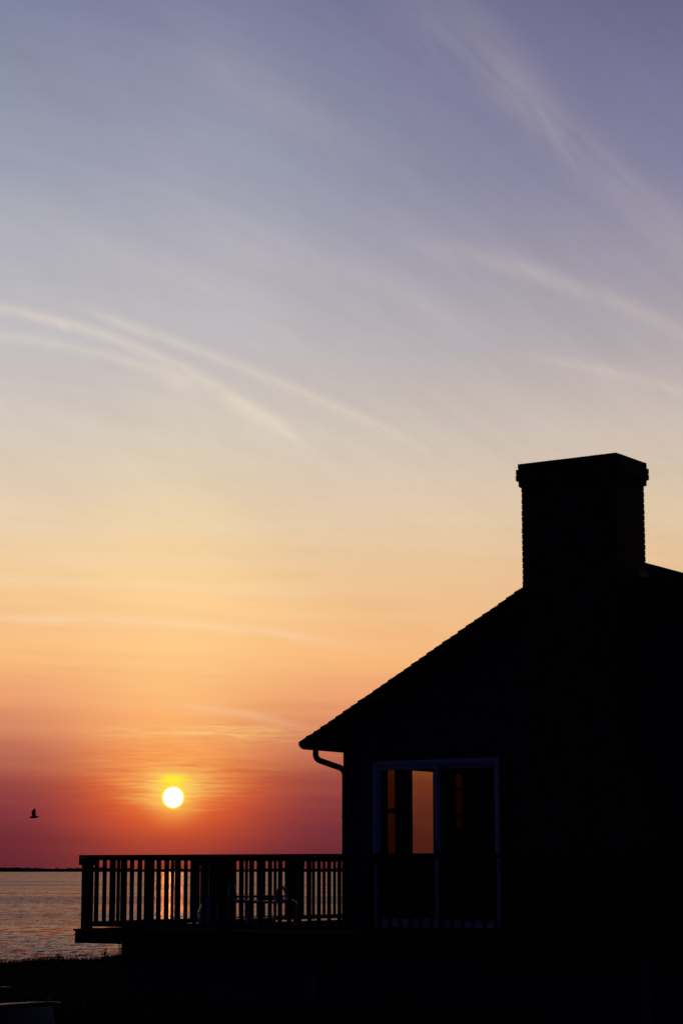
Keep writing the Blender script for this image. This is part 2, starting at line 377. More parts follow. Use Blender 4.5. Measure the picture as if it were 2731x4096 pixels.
for d in deps:
    for l in lats: gm.v.append(tuple(ld(l, d, ground_z(l, d))))
nl = len(lats)
gm.f = [(j*nl+i, j*nl+i+1, (j+1)*nl+i+1, (j+1)*nl+i) for j in range(len(deps)-1) for i in range(nl-1)]
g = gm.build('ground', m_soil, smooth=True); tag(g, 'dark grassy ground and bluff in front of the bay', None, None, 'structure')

gr = MB()
def blade(mb, l, d, z, h, w, lean):
    a = random.uniform(0, math.pi)
    p = ld(l, d, z - 0.03); s_ = Vector((math.cos(a), math.sin(a), 0)) * w
    dx_, dy_ = random.gauss(0, lean), random.gauss(0, lean)
    mid = p + Vector((dx_ * 0.35, dy_ * 0.35, h * 0.55)); top = p + Vector((dx_, dy_, h))
    i = len(mb.v); mb.v += [tuple(p - s_), tuple(p + s_), tuple(mid + s_ * 0.8), tuple(mid - s_ * 0.8), tuple(top)]
    mb.f += [(i, i+1, i+2, i+3), (i+3, i+2, i+4)]
for k in range(17000):
    l = random.uniform(-14, 4); d = random.uniform(50.5, 58)
    clump = 0.5 + 0.5 * math.sin(l * 5.1 + math.sin(l * 13) * 1.5) * math.sin(d * 1.1 + l)
    h = 0.05 + 0.12 * random.random() * (0.5 + clump) + (0.12 * random.random() if random.random() < 0.06 else 0)
    blade(gr, l, d, ground_z(l, d), h, random.uniform(0.004, 0.009), h * 0.3)
for k in range(6000):
    l = random.uniform(-6, 9); d = random.uniform(18, 24)
    blade(gr, l, d, ground_z(l, d), random.uniform(0.04, 0.10), 0.004, 0.03)
o = gr.build('grass', m_grass); tag(o, 'ragged dark grass along the bluff edge against the water', None, None, 'stuff')

# weeds standing above the bluff grass beside the deck
def weed(l, d, h, n, seed, label):
    random.seed(seed); t = thing('weed', label, 'weed', ld(l, d, ground_z(l, d)), 'weeds on the bluff edge')
    st_ = MB(); lf = MB(); p0 = ld(l, d, ground_z(l, d) - 0.05)
    for k in range(3):
        q = p0 + Vector((random.gauss(0, 0.05), random.gauss(0, 0.05), 0)); top = q + Vector((random.gauss(0, h*0.18), random.gauss(0, h*0.18), h * random.uniform(0.75, 1.1)))
        st_.tube([q, q.lerp(top, 0.5) + Vector((0.01, 0.01, 0)), top], [0.008, 0.006, 0.003], 5)
        for j in range(n):
            c = q.lerp(top, random.uniform(0.3, 1.0)); dr = Vector((random.gauss(0, 1), random.gauss(0, 1), random.uniform(-0.2, 0.9))).normalized() * random.uniform(0.05, 0.11)
            s_ = dr.cross(Vector((random.random(), random.random(), 0.4))).normalized() * 0.028
            i = len(lf.v); lf.v += [tuple(c), tuple(c + dr*0.5 + s_), tuple(c + dr), tuple(c + dr*0.5 - s_)]; lf.f.append((i, i+1, i+2, i+3))
    st_.build('stem', m_leaf, t); lf.build('leaves', m_leaf, t)
weed(-5.72, 55.8, 0.52, 10, 3, 'leafy weed on the bluff closest to the dark deck skirt')
weed(-6.05, 55.2, 0.36, 7, 4, 'shorter leafy weed just left of the one by the deck skirt')
weed(-6.60, 55.0, 0.34, 5, 5, 'thin weed sticking up from the bluff grass left of two leafier ones')
weed(-7.05, 55.0, 0.36, 5, 6, 'thin weed on the bluff under the deck corner overhang, farthest left')
random.seed(11)

# ------------------------------------------------------------------ far shore
tl = MB()
phi = [(math.cos(a) * math.cos(e), math.sin(a) * math.cos(e), math.sin(e)) for e in (-0.5, 0.1, 0.7, 1.25) for a in [2*math.pi*k/8 for k in range(8)]]
x = -2600
while x < 2600:
    hgt = 9.5 + 2.2 * math.sin(x * 0.006 + 1) + 1.5 * math.sin(x * 0.021) + random.gauss(0, 1.1)
    rw = random.uniform(9, 20); d = 7350 + random.uniform(-60, 60)
    c = ld(x, d, -3.5 + hgt * 0.45); i = len(tl.v)
    for p in phi:
        j_ = random.uniform(0.82, 1.15)
        tl.v.append((c.x + p[0]*rw*j_, c.y + p[1]*rw*j_, c.z + p[2]*hgt*0.62*j_))
    tl.v.append((c.x, c.y, c.z + hgt*0.64)); 
    for q in range(3):
        for w in range(8): tl.f.append((i+q*8+w, i+q*8+(w+1) % 8, i+(q+1)*8+(w+1) % 8, i+(q+1)*8+w))
    for w in range(8): tl.f.append((i+24+w, i+24+(w+1) % 8, i+32))
    x += random.uniform(4, 11)
i = len(tl.v)     # low scrub bank under the crowns
a, b = ld(-2700, 7250, -3.6), ld(2700, 7250, -3.6); a2, b2 = ld(-2700, 7420, -3.6), ld(2700, 7420, -3.6)
up7 = Vector((0, 0, 7.5)); tl.quadbox([a, b, b2, a2, a + up7, b + up7, b2 + up7, a2 + up7])
o = tl.build('far_treeline', m_trees); tag(o, 'low dark wooded far shore across the bay', None, None, 'stuff')

# ------------------------------------------------------------------ house
SL = 0.537; RID_X, RID_Z = -12.02, 6.58
def roof_z(x): return RID_Z - SL * abs(x - RID_X)
EAVE_L, EAVE_R = -16.24, 2 * RID_X + 16.24
RY0, RY1 = 23.07, 33.0
house = thing('house', 'dark shingled seaside house with gable roof, brick chimney and sliding deck door', 'house', (RID_X, 28, 0))
# roof: shingle courses as overlapping tilted strips
def roof_side(sgn, name):
    mb = MB(); n = 36; run = (RID_X - EAVE_L); step = run / n
    for k in range(n):
        a = k * step; b_ = (k + 1) * step + 0.01
        xe, xr = EAVE_L + a, min(RID_X, EAVE_L + b_)
        ze, zr = roof_z(xe), roof_z(xr)
        th = 0.016 + random.uniform(-0.003, 0.004); dr = 0.004 * random.random()
        if k == 0: th = 0.0
        if k in (1, 2): th += 0.016 / k
        pts = [(xe - dr, ze - 0.006), (xr, zr - 0.006), (xr, zr + 0.004), (xe - dr, ze + th)]
        if k == 0: pts = [(xe, ze - 0.02), (xr, zr - 0.02), (xr, zr + 0.020), (xe, ze + 0.026)]
        if sgn > 0: pts = [(2 * RID_X - x_, z_) for x_, z_ in reversed(pts)]
        y0 = RY0 - random.uniform(0.0, 0.012)
        y = y0
        while y < RY1:                                   # tabs with thin slots
            w = random.uniform(0.26, 0.34) * (1 if y < 27 else 6); y2 = min(RY1, y + w)
            mb.prism_y([(px, pz + random.uniform(-0.0015, 0.0015)) for px, pz in pts], y, y2 - 0.004); y = y2
    # deck board under the shingles
    z0, z1 = roof_z(EAVE_L), RID_Z
    pts = [(EAVE_L + 0.002, z0 - 0.045), (EAVE_L + 0.12, z0 - 0.055), (RID_X, z1 - 0.12), (RID_X, z1 - 0.008), (EAVE_L + 0.002, z0 - 0.010)]
    if sgn > 0: pts = [(2 * RID_X - x_, z_) for x_, z_ in reversed(pts)]
    mb.prism_y(pts, RY0 + 0.008, RY1 - 0.01)
    return mb
rb = roof_side(-1, ''); r2 = roof_side(1, '')
off = len(rb.v); rb.v += r2.v; rb.f += [tuple(i_ + off for i_ in f_) for f_ in r2.f]
# ridge caps
y = RY0
while y < RY1:
    rb.prism_y([(RID_X - 0.12, RID_Z - 0.05), (RID_X, RID_Z + 0.012), (RID_X + 0.12, RID_Z - 0.05), (RID_X + 0.12, RID_Z - 0.035), (RID_X, RID_Z + 0.03), (RID_X - 0.12, RID_Z - 0.035)], y, y + 0.30 - 0.01); y += 0.30
roof = rb.build('roof', m_roof, house)
# rake boards, soffit, frieze
tb = MB()
for s_ in (-1, 1):
    f = (lambda X: X) if s_ < 0 else (lambda X: 2 * RID_X - X)
    pts = [(f(EAVE_L + 0.05), 4.242), (f(EAVE_L + 0.16), 4.242), (f(RID_X), RID_Z - 0.28), (f(RID_X), RID_Z - 0.122), (f(EAVE_L + 0.05), 4.262)]
    if s_ > 0: pts = pts[::-1]
    tb.prism_y(pts, RY0 + 0.012, RY0 + 0.035)
tb.build('rake_board', m_trim, house)
sb = MB(); sb.box(EAVE_L + 0.045, LEFT + 0.0, RY0 + 0.04, RY1, 4.240, 4.264); sb.box(EAVE_L + 0.006, EAVE_L + 0.043, RY0 + 0.04, RY1, 4.252, 4.32)
sb.prism_y([(EAVE_L + 0.05, 4.266), (LEFT, 4.266), (LEFT, 4.55)], RY0 + 0.04, RY0 + 0.06)
sb.build('soffit', m_trim, house)
fr = MB(); fr.box(LEFT - 0.045, LEFT - 0.002, WALL - 0.02, RY1 - 0.3, 4.18, 4.238)
fr.build('frieze_board', m_trim, house)
# gutter (half round trough on the eave)
gb = MB(); gx = EAVE_L + 0.075; gz = 4.325
prof = [(gx + 0.055 * math.cos(a_), gz + 0.055 * math.sin(a_)) for a_ in [math.pi + math.pi * k / 10 for k in range(11)]]
inner = [(gx + 0.049 * math.cos(a_), gz + 0.049 * math.sin(a_)) for a_ in [2*math.pi - math.pi * k / 10 for k in range(11)]]
gx0 = gx
gb.prism_y([(x_ + 0.02, z_) for x_, z_ in prof + inner], RY0 + 0.02, RY1)
gut = gb.build('gutter', m_metal, house)
# downspout: outlet, sloping offset under the soffit, elbow, straight drop on the side wall
py = 23.33
def arc(p, c, q, n=8):
    p, c, q = Vector(p), Vector(c), Vector(q)
    return [p * (1-t)**2 + c * 2*t*(1-t) + q * t*t for t in [k / n for k in range(n + 1)]]
o_ = (-16.15, py); w_ = -15.682
path = [Vector((o_[0], py, 4.29)), Vector((o_[0], py, 4.22))] + arc((o_[0], py, 4.19), (o_[0], py, 4.115), (o_[0] + 0.10, py, 4.09)) + arc((w_ - 0.10, py, 4.005), (w_, py, 3.98), (w_, py, 3.89)) + [Vector((w_, py, 3.0)), Vector((w_, py, 1.96))]
db = MB(); db.tube(path, 0.040, 14); 
for zz in (3.35, 2.3): db.tube([(w_, py, zz), (w_, py, zz + 0.03)], 0.045, 14)
db.build('downspout', m_metal, gut, smooth=True)
# masonry walls (structure of the house) with real openings, shingle courses outside
OPEN = [(-15.15, -13.28, 1.94, 4.058)]          # sliding door in the gable wall
wb = MB()
T = 0.12
def gable(y0, y1, opens):
    xs = sorted({LEFT, 2*RID_X - LEFT, RID_X} | {v for o4 in opens for v in o4[:2]})
    for a_, b_ in zip(xs, xs[1:]):
        op = [o4 for o4 in opens if o4[0] <= a_ + 1e-6 and o4[1] >= b_ - 1e-6]
        lo = 0.9; spans = []
        for o4 in op: spans.append((lo, o4[2])); lo = o4[3]
        spans.append((lo, None))
        for z0, z1 in spans:
            za = roof_z(a_) - 0.13 if z1 is None else z1; zb = roof_z(b_) - 0.13 if z1 is None else z1
            wb.quadbox([(a_, y0, z0), (b_, y0, z0), (b_, y1, z0), (a_, y1, z0), (a_, y0, za), (b_, y0, zb), (b_, y1, zb), (a_, y1, za)])
gable(WALL + 0.02, WALL + T, OPEN)
gable(32.4, 32.5, [])
WIN = [(24.03, 24.36, 2.84, 3.995), (24.65, 25.34, 2.84, 4.010), (25.79, 26.13, 3.26, 4.000)]
ys = sorted({WALL + T, 32.4} | {v for w4 in WIN for v in w4[:2]})
for a_, b_ in zip(ys, ys[1:]):
    w4 = [w for w in WIN if w[0] <= a_ + 1e-6 and w[1] >= b_ - 1e-6]
    if w4:
        wb.box(LEFT + 0.02, LEFT + T, a_, b_, 0.9, w4[0][2]); wb.box(LEFT + 0.02, LEFT + T, a_, b_, w4[0][3], 4.42)
    else: wb.box(LEFT + 0.02, LEFT + T, a_, b_, 0.9, 4.42)
rx = 2 * RID_X - LEFT
wb.box(rx - T, rx - 0.02, WALL + T, 32.4, 0.9, 4.42)
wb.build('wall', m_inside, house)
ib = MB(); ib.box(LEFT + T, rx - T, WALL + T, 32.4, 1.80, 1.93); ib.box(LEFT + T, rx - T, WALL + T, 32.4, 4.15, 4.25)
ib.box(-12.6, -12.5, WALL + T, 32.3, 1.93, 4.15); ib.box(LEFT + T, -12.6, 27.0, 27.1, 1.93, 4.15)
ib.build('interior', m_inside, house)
# shingle siding: courses of individual shingles
sd_ = MB()
def in_open(a_, b_, z0, z1, opens):
    return any(b_ > o4[0] and a_ < o4[1] and z1 > o4[2] and z0 < o4[3] for o4 in opens)
CHX0, CHX1, CHY0, CHY1 = -12.56, -11.27, 22.57, 23.30
z = 0.95; course = 0.14
while z < 6.4:
    xl = max(LEFT - 0.012, RID_X - (RID_Z - 0.14 - z) / SL); xr = 2 * RID_X - xl
    x = xl
    while x < xr - 0.01:
        w = random.uniform(0.09, 0.19); b_ = min(x + w, xr)
        for a_, c_ in [(x, b_ - 0.004)]:
            for o4 in OPEN:                                  # trim shingles at the door casing
                if z + course > o4[2] - 0.0 and z < o4[3] + 0.0 and c_ > o4[0] and a_ < o4[1]:
                    if a_ < o4[0]: c_ = o4[0]
                    elif c_ > o4[1]: a_ = o4[1]
                    else: c_ = a_
            if c_ - a_ > 0.012 and not (a_ > -12.45 and c_ < -11.35):
                t_ = random.uniform(0.012, 0.018); top = min(z + course + 0.01, 9)
                za = min(top, roof_z(a_) - 0.135); zb = min(top, roof_z(c_) - 0.135)
                if min(za, zb) > z + 0.01:
                    y1 = WALL + 0.019
                    sd_.quadbox([(a_, WALL - t_, z), (c_, WALL - t_, z), (c_, y1, z), (a_, y1, z), (a_, WALL + 0.012, za), (c_, WALL + 0.012, zb), (c_, y1, zb), (a_, y1, za)])
        x = b_
    # side wall, left
    if z < 4.2:
        y = WALL + 0.02
        while y < 29:
            w = random.uniform(0.10, 0.2); y2 = y + w
            if not in_open(y, y2, z, z + course, [(w4[0] - .05, w4[1] + .05, w4[2] - .05, w4[3] + .05) for w4 in WIN]):
                top = min(z + course + 0.01, 4.26)
                x1 = LEFT + 0.019
                sd_.quadbox([(LEFT - 0.014, y, z), (x1, y, z), (x1, y2 - .004, z), (LEFT - 0.014, y2 - .004, z), (LEFT + 0.010, y, top), (x1, y, top), (x1, y2 - .004, top), (LEFT + 0.010, y2 - .004, top)])
            y = y2
    z += course
sd_.build('siding', m_shingle, house)
cb = MB(); cb.box(LEFT - 0.02, LEFT + 0.07, WALL - 0.028, WALL - 0.018, 0.95, 4.179); cb.box(LEFT - 0.030, LEFT - 0.0205, WALL - 0.028, WALL + 0.07, 0.95, 4.179)
cb.build('corner_board', m_trim, house)
# windows in the side wall
for k, (y0, y1, z0, z1) in enumerate(WIN):
    fb = MB(); q = 0.02
    xa, xb = LEFT + 0.035, LEFT + 0.095
    fb.box(xa, xb, y0 - 0.06, y0, z0 - q, z1 + 0.05); fb.box(xa, xb, y1, y1 + 0.06, z0 - q, z1 + 0.05)
    fb.box(xa, xb, y0, y1, z1, z1 + 0.05); fb.box(xa, xb, y0, y1, z0 - 0.05, z0)
    if k == 0:
        fb.box(xa + 0.01, xb - 0.005, y0, y1, 3.42, 3.477); fb.box(xa + 0.02, xb + 0.01, y0 + 0.18, y0 + 0.24, 3.477, 3.492)
    if k == 2:
        fb.box(xa + 0.01, xb - 0.005, y0, y1, 3.77, 3.815); fb.box(xa + 0.01, xb - 0.005, y0, y1, 3.41, 3.443)
    fr_ = fb.build('window', m_white, house)
    pb = MB(); pb.box(xa + 0.025, xa + 0.031, y0 + 0.001, y1 - 0.001, z0 + 0.001, z1 - 0.001)
    pb.build('pane', (m_glass_scr, m_glass_win, m_glass_dim)[k], fr_)
# sliding door
dt = bpy.data.objects.new('sliding_door', None); C.objects.link(dt); dt.parent = house; dt.location = Vector((-14.2, WALL, 1.94)) - house.location
fb = MB(); Y0 = WALL - 0.035
fb.box(-15.148, -15.105, Y0, WALL + 0.10, 1.94, 4.058); fb.box(-13.325, -13.282, Y0, WALL + 0.10, 1.94, 4.058)
fb.box(-15.105, -13.325, Y0, WALL + 0.10, 4.012, 4.058); fb.box(-15.105, -13.325, Y0 + 0.01, WALL + 0.10, 1.925, 1.955)
fb.box(-15.105, -13.325, Y0 + 0.012, WALL + 0.02, 3.985, 4.009)
fb.build('frame', m_white, dt)
def panel(x0, x1, ya, zt, zb0, zb1, gm_, sw=0.055):
    pb = MB(); pb.box(x0, x0 + sw, ya, ya + 0.035, zb0, zt); pb.box(x1 - sw, x1, ya, ya + 0.035, zb0, zt)
    pb.box(x0 + sw, x1 - sw, ya, ya + 0.035, zt - 0.045, zt); pb.box(x0 + sw, x1 - sw, ya, ya + 0.035, zb0, zb1)
    p_ = pb.build('door_panel', m_white, dt)
    gb_ = MB(); gb_.box(x0 + sw, x1 - sw, ya + 0.014, ya + 0.020, zb1, zt - 0.045); gb_.build('pane', gm_, p_)
    return p_
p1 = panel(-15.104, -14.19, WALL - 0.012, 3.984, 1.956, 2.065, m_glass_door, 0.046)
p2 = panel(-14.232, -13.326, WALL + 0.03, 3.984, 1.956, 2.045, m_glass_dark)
hb = MB(); hb.box(-14.232, -14.212, WALL - 0.05, WALL - 0.013, 2.85, 3.05); hb.build('handle', m_metal, p1)
# chimney: running-bond bricks over a mortar core
def chim_ext(z):     # x0, x1 of the stack at height z (shoulders widen the base)
    e = sm(4.15, 3.15, z) if False else max(0.0, min(1.0, (4.15 - z) / 0.95))
    return CHX0 - 0.10 * e, CHX1 + 0.42 * e
ch = MB(); core = MB()
BH = 0.0725; zt = 7.60; nC = int((zt - 0.9) / BH)
for k in range(nC):
    z1 = zt - k * BH; z0 = z1 - BH + 0.009
    out = 0.0
    if k == 0: out = 0.028
    elif k in (1, 2): out = 0.048
    elif k == 3: out = 0.026
    x0, x1 = chim_ext(z0); x0 -= out; x1 += out; y0 = CHY0 - out; y1 = (CHY1 + 0.03 + out) if z0 > 5.9 else WALL - 0.001
    c_ = 0.008
    core.box(x0 + c_, x1 - c_, y0 + c_, y1 - (c_ if z0 > 5.9 else 0), z1 - BH, z1 - (0.0 if k else 0.004))
    if k == 0: z1 -= 0.0
    def j(): return random.uniform(-0.003, 0.004)
    odd = k % 2
    x = x0 + (0.1 if odd else 0.0)
    if odd: ch.box(x0 - j(), x0 + 0.092, y0 - j(), y0 + 0.09, z0, z1)
    while x < x1 - 0.02:
        xe = min(x + 0.2, x1)
        if x1 - xe < 0.03: xe = x1
        ch.box(x, xe - (0.009 if xe < x1 else 0) + (j() if xe >= x1 else 0), y0 - j(), y0 + 0.09, z0, z1)
        if z0 > 5.9: ch.box(x, xe - (0.009 if xe < x1 else 0), y1 - 0.09, y1 + j(), z0, z1)
        x = xe
    for (xa, xb) in ((x0, x0 + 0.09), (x1 - 0.09, x1)):
        y = y0 + 0.0915 + (0.1 if not odd else 0.0) * 0
        if not odd:
            ch.box(xa - (j() if xa == x0 else 0), xb + (j() if xb == x1 else 0), y, y + 0.09, z0, z1); y += 0.099
        while y < y1 - 0.1:
            ye = min(y + 0.2, y1 - 0.092 if z0 > 5.9 else y1)
            ch.box(xa - (j() if xa == x0 else 0), xb + (j() if xb == x1 else 0), y, ye - 0.009, z0, z1); y = ye
chim = ch.build('chimney', m_brick, house)
core.build('mortar', m_mortar, chim)
fl = MB(); fl.box(CHX0 + 0.15, CHX1 - 0.15, CHY0 + 0.15, CHY1 - 0.1, zt - 0.003, zt + 0.010); fl.build('crown', m_mortar, chim)
fs = MB()
fs.quadbox([(CHX1 + 0.006, 23.12, 5.98), (CHX1 + 0.03, 23.12, 5.94), (CHX1 + 0.03, 23.36, 5.94), (CHX1 + 0.006, 23.36, 5.98), (CHX1 + 0.004, 23.12, 6.24), (CHX1 + 0.012, 23.12, 6.24), (CHX1 + 0.012, 23.36, 6.26), (CHX1 + 0.004, 23.36, 6.26)])
fs.build('flashing', m_lead, chim)

# ------------------------------------------------------------------ deck
deck = thing('deck', 'raised wooden deck wrapping round the house corner above the bluff', 'deck', (-16, 22.5, DECK))
db = MB(); bw = 0.138; y = 21.85
while y < 29.0:
    x1 = -8.6 if y + bw < WALL - 0.04 else LEFT - 0.032
    zt_ = DECK + random.uniform(-0.0012, 0.0012)
    db.box(-19.035 + random.uniform(-0.004, 0.004), x1, y, min(y + bw - 0.006, 29.2), DECK - 0.028, zt_); y += bw
db.build('floor', m_deck, deck)
fb = MB(); fb.box(-19.018, -8.7, 21.872, 21.91, 1.715, 1.871); fb.build('fascia', m_rail, deck)
fb = MB(); fb.box(-19.018, -18.98, 21.911, 29.1, 1.715, 1.871); fb.build('fascia', m_rail, deck)
jb = MB()
for k in range(25): jb.box(-18.7 + k * 0.41, -18.66 + k * 0.41, 21.912, WALL - 0.03 if -18.7 + k * 0.41 > LEFT - 0.1 else 29.0, 1.73, 1.870)
jb.build('joists', m_trim, deck)
for px in (-15.22, -10.72):
    pb = MB(); pb.box(px - 0.06, px + 0.06, 21.93, 22.05, 0.7, 1.714); pb.build('support_post', m_picket, deck)
sk = MB(); x = -18.42
while x < -8.8:
    sk.box(x, x + 0.135, 22.12, 22.14 + random.uniform(0, 0.004), 0.6, 1.713); x += 0.14
y = 22.145
while y < 29:
    sk.box(-18.42, -18.40, y, y + 0.135, 0.3, 1.713); y += 0.14
sk.build('skirt', m_trim, deck)

# ------------------------------------------------------------------ railings
RT, RC, RS, BB0, BB1 = 2.867, 2.833, 2.800, 1.932, 1.995
def railing(name, label, axis, fixed, start, end, posts, corner=False, off=0.0, postw=0.09):
    t = thing(name, label, 'railing', (fixed if axis == 'y' else start, start if axis == 'y' else fixed, DECK), 'wooden deck railings')
    def bx(mb, a0, a1, c0, c1, z0, z1):
        if axis == 'x': mb.box(a0, a1, fixed + c0, fixed + c1, z0, z1)
        else: mb.box(fixed + c0, fixed + c1, a0, a1, z0, z1)
    mb = MB(); bx(mb, start - 0.0, end, -0.075, 0.075, RC, RT)
    bx(mb, start + 0.01, end, -0.020, 0.020, RS, RC - 0.001)
    mb.build('top_rail', m_rail, t, bevel=0.004)
    mb = MB(); bx(mb, start + 0.02, end, -0.022, 0.022, BB0, BB1); mb.build('bottom_rail', m_rail, t)
    for p, w, blk in posts:
        mb = MB(); bx(mb, p - w / 2, p + w / 2, -w / 2, w / 2, DECK + 0.001, RS - 0.001)
        po = mb.build('post', m_rail, t, bevel=0.003)
        if blk:
            mb = MB(); bx(mb, p - blk, p + blk, -w/2 - 0.022, w/2 + 0.022, 2.735, RC - 0.002)
            mb.build('collar', m_rail, po)
    bays = [p for p, w, b_ in posts] + [end]
    proto = None
    for (p0, w0, _b), p1 in zip(posts, bays[1:]):
        a = p0 + off
        n = max(1, int(round((p1 - p0) / 0.148))); st_ = (p1 - p0) / n
        for k in range(1, n):
            c = p0 + k * st_
            if proto is None:
                mb = MB(); bx(mb, c - 0.018, c + 0.018, -0.018, 0.018, BB1 + 0.0, RS); proto = mb.build('baluster', m_rail, t); c0_ = c
            else:
                o2 = proto.copy(); C.objects.link(o2)
                d_ = c - c0_ + random.uniform(-0.004, 0.004); o2.location = proto.location + (Vector((d_, 0, 0)) if axis == 'x' else Vector((0, d_, 0)))
                o2.rotation_euler = (random.gauss(0, 0.0012), random.gauss(0, 0.0012), 0) if False else (0, 0, 0)
    return t
railing('deck_railing', 'front deck railing facing the camera, long row of balusters past the sliding door', 'x', 21.945, -18.972, -8.7,
        [(-18.878, 0.115, 0.09), (-16.62, 0.09, 0.085), (-14.39, 0.09, 0.085), (-12.06, 0.09, 0.085), (-9.8, 0.09, 0.085)])
railing('deck_railing', 'far deck railing over the water, seen through the balusters of the front one', 'y', -18.885, 22.03, 29.0,
        [(24.50, 0.09, 0.12), (26.80, 0.09, 0.10), (28.95, 0.09, 0.08)])
# balusters of the first side bay (corner post is shared with the front run)
side = [o_ for o_ in bpy.data.objects if o_.name.startswith('deck_railing') and o_.type == 'EMPTY'][-1]
pr = [c_ for c_ in side.children if c_.name.startswith('baluster')][0]
py0 = 24.50 + (26.80 - 24.50) / round((26.80 - 24.50) / 0.148)
n = 17
for k in range(1, n):
    c = 22.0 + (24.50 - 22.0) * k / n
    o2 = pr.copy(); C.objects.link(o2); o2.location = pr.location + Vector((0, c - py0, 0))

# ------------------------------------------------------------------ things on the deck
def P(v, z, u=-17.75): return Vector((u, v, z))
chair_l = thing('patio_chair', 'white resin patio chair behind the second railing post, left of its twin', 'chair', (-18.1, 24.6, DECK), 'white resin patio chairs on the deck')
chair_r = thing('patio_chair', 'white resin patio chair with tall rounded back hoop, right of its twin', 'chair', (-17.7, 25.3, DECK), 'white resin patio chairs on the deck')
def on_u(x, y, u):       # read a point of the chair's side profile off the photograph, at a fixed X plane
    a_ = (x - 1365.5) / 8500; b_ = (2048 - y) / 8500; p_ = math.atan(1432 / 8500)
    f_ = math.cos(p_) - b_ * math.sin(p_); u_ = math.sin(p_) + b_ * math.cos(p_)
    d_ = LAT * (a_ / f_) + DEP; t_ = u / d_.x
    return Vector((u, d_.y * t_, EYE + u_ / f_ * t_))
def tubes(nm, par, mt, pts, r, u, squash=1.0):
    mb = MB(); q = [on_u(x_, y_, u) for x_, y_ in pts]
    # smooth by quadratic resampling
    out = []
    for a_, b_, c_ in zip([q[0]] + q[:-1], q, q[1:] + [q[-1]]):
        out += [(a_ + b_) / 2 if a_ != b_ else b_, (a_ + b_ * 6 + c_) / 8]
    out.append(q[-1]); mb.tube(out, r, 8, squash=squash); return mb.build(nm, mt, par, smooth=True)
PL = m_plastic
tubes('back_hoop', chair_r, PL, [(1098, 3690), (1099, 3640), (1102, 3595), (1110, 3562), (1124, 3545), (1137, 3551), (1145, 3580), (1149, 3630), (1152, 3690)], 0.021, -17.60)
tubes('armrest', chair_r, PL, [(1108, 3606), (1140, 3600), (1172, 3603), (1187, 3618), (1190, 3645), (1186, 3672), (1178, 3702)], 0.023, -17.45)
mb = MB(); a_ = on_u(1085, 3622, -17.55); b_ = on_u(1188, 3612, -17.55)
mb.box(-18.02, -17.50, a_.y, b_.y, DECK + 0.31, DECK + 0.345); mb.build('seat', PL, chair_r, bevel=0.01)
for (yy, xx) in ((a_.y + 0.03, -17.98), (b_.y - 0.05, -17.98)):
    mb = MB(); mb.tube([(xx, yy, DECK), (xx, yy, DECK + 0.31)], [0.016, 0.022], 8); mb.build('leg', PL, chair_r)
tubes('back_hoop', chair_l, PL, [(913, 3690), (913, 3620), (917, 3575), (924, 3548), (931, 3541), (940, 3556), (944, 3600)], 0.023, -18.25)
tubes('armrest', chair_l, PL, [(915, 3606), (950, 3603), (985, 3603), (1001, 3610), (1000, 3640), (993, 3670), (988, 3702)], 0.023, -17.95)
mb = MB(); a_ = on_u(918, 3622, -18.1); b_ = on_u(1000, 3612, -18.1)
mb.box(-18.42, -17.98, a_.y, b_.y, DECK + 0.32, DECK + 0.355); mb.build('seat', PL, chair_l, bevel=0.01)
for (yy, xx) in ((a_.y + 0.03, -18.38), (b_.y - 0.05, -18.38)):
    mb = MB(); mb.tube([(xx, yy, DECK), (xx, yy, DECK + 0.31)], [0.016, 0.022], 8); mb.build('leg', PL, chair_l)
# low table behind the chairs
lt = thing('patio_table', 'low slatted patio table standing behind the two white chairs', 'table', (-18.3, 25.2, DECK))
a_ = on_u(862, 3595, -18.3); b_ = on_u(1120, 3595, -18.3)
ya, yb = a_.y, b_.y
for k in range(4):
    pass
mb = MB()
for k in range(5): mb.box(-18.58 + k * 0.09, -18.50 + k * 0.09, ya, yb, DECK + 0.385, DECK + 0.41)
mb.build('table_top', m_rail, lt)
for y0_ in (ya + 0.1, yb - 0.13):
    mb = MB(); mb.box(-18.56, -18.17, y0_, y0_ + 0.03, DECK + 0.33, DECK + 0.384); mb.build('apron', m_rail, lt)
for yy in (ya + 0.28, yb - 0.15):
    for xx in (-18.54, -18.20):
        mb = MB(); mb.box(xx - 0.02, xx + 0.02, yy - 0.02, yy + 0.02, DECK, DECK + 0.384); mb.build('leg', m_rail, lt)
# low white trough along the side rail
tr = thing('planter_trough', 'long low white planter trough on the deck floor under the chairs', 'planter', (-18.5, 25.0, DECK))
a_ = on_u(915, 3680, -18.55); b_ = on_u(1083, 3680, -18.55)
mb = MB(); mb.quadbox([(-18.62, a_.y, DECK + 0.012), (-18.46, a_.y, DECK + 0.012), (-18.46, b_.y, DECK + 0.012), (-18.62, b_.y, DECK + 0.012), (-18.65, a_.y, DECK + 0.085), (-18.44, a_.y, DECK + 0.085), (-18.44, b_.y, DECK + 0.085), (-18.65, b_.y, DECK + 0.085)])
mb.build('trough', PL, tr, bevel=0.006)
for yy in (a_.y + 0.1, b_.y - 0.1):
    mb = MB(); mb.box(-18.6, -18.48, yy - 0.02, yy + 0.02, DECK + 0.001, DECK + 0.013); mb.build('foot', PL, tr)
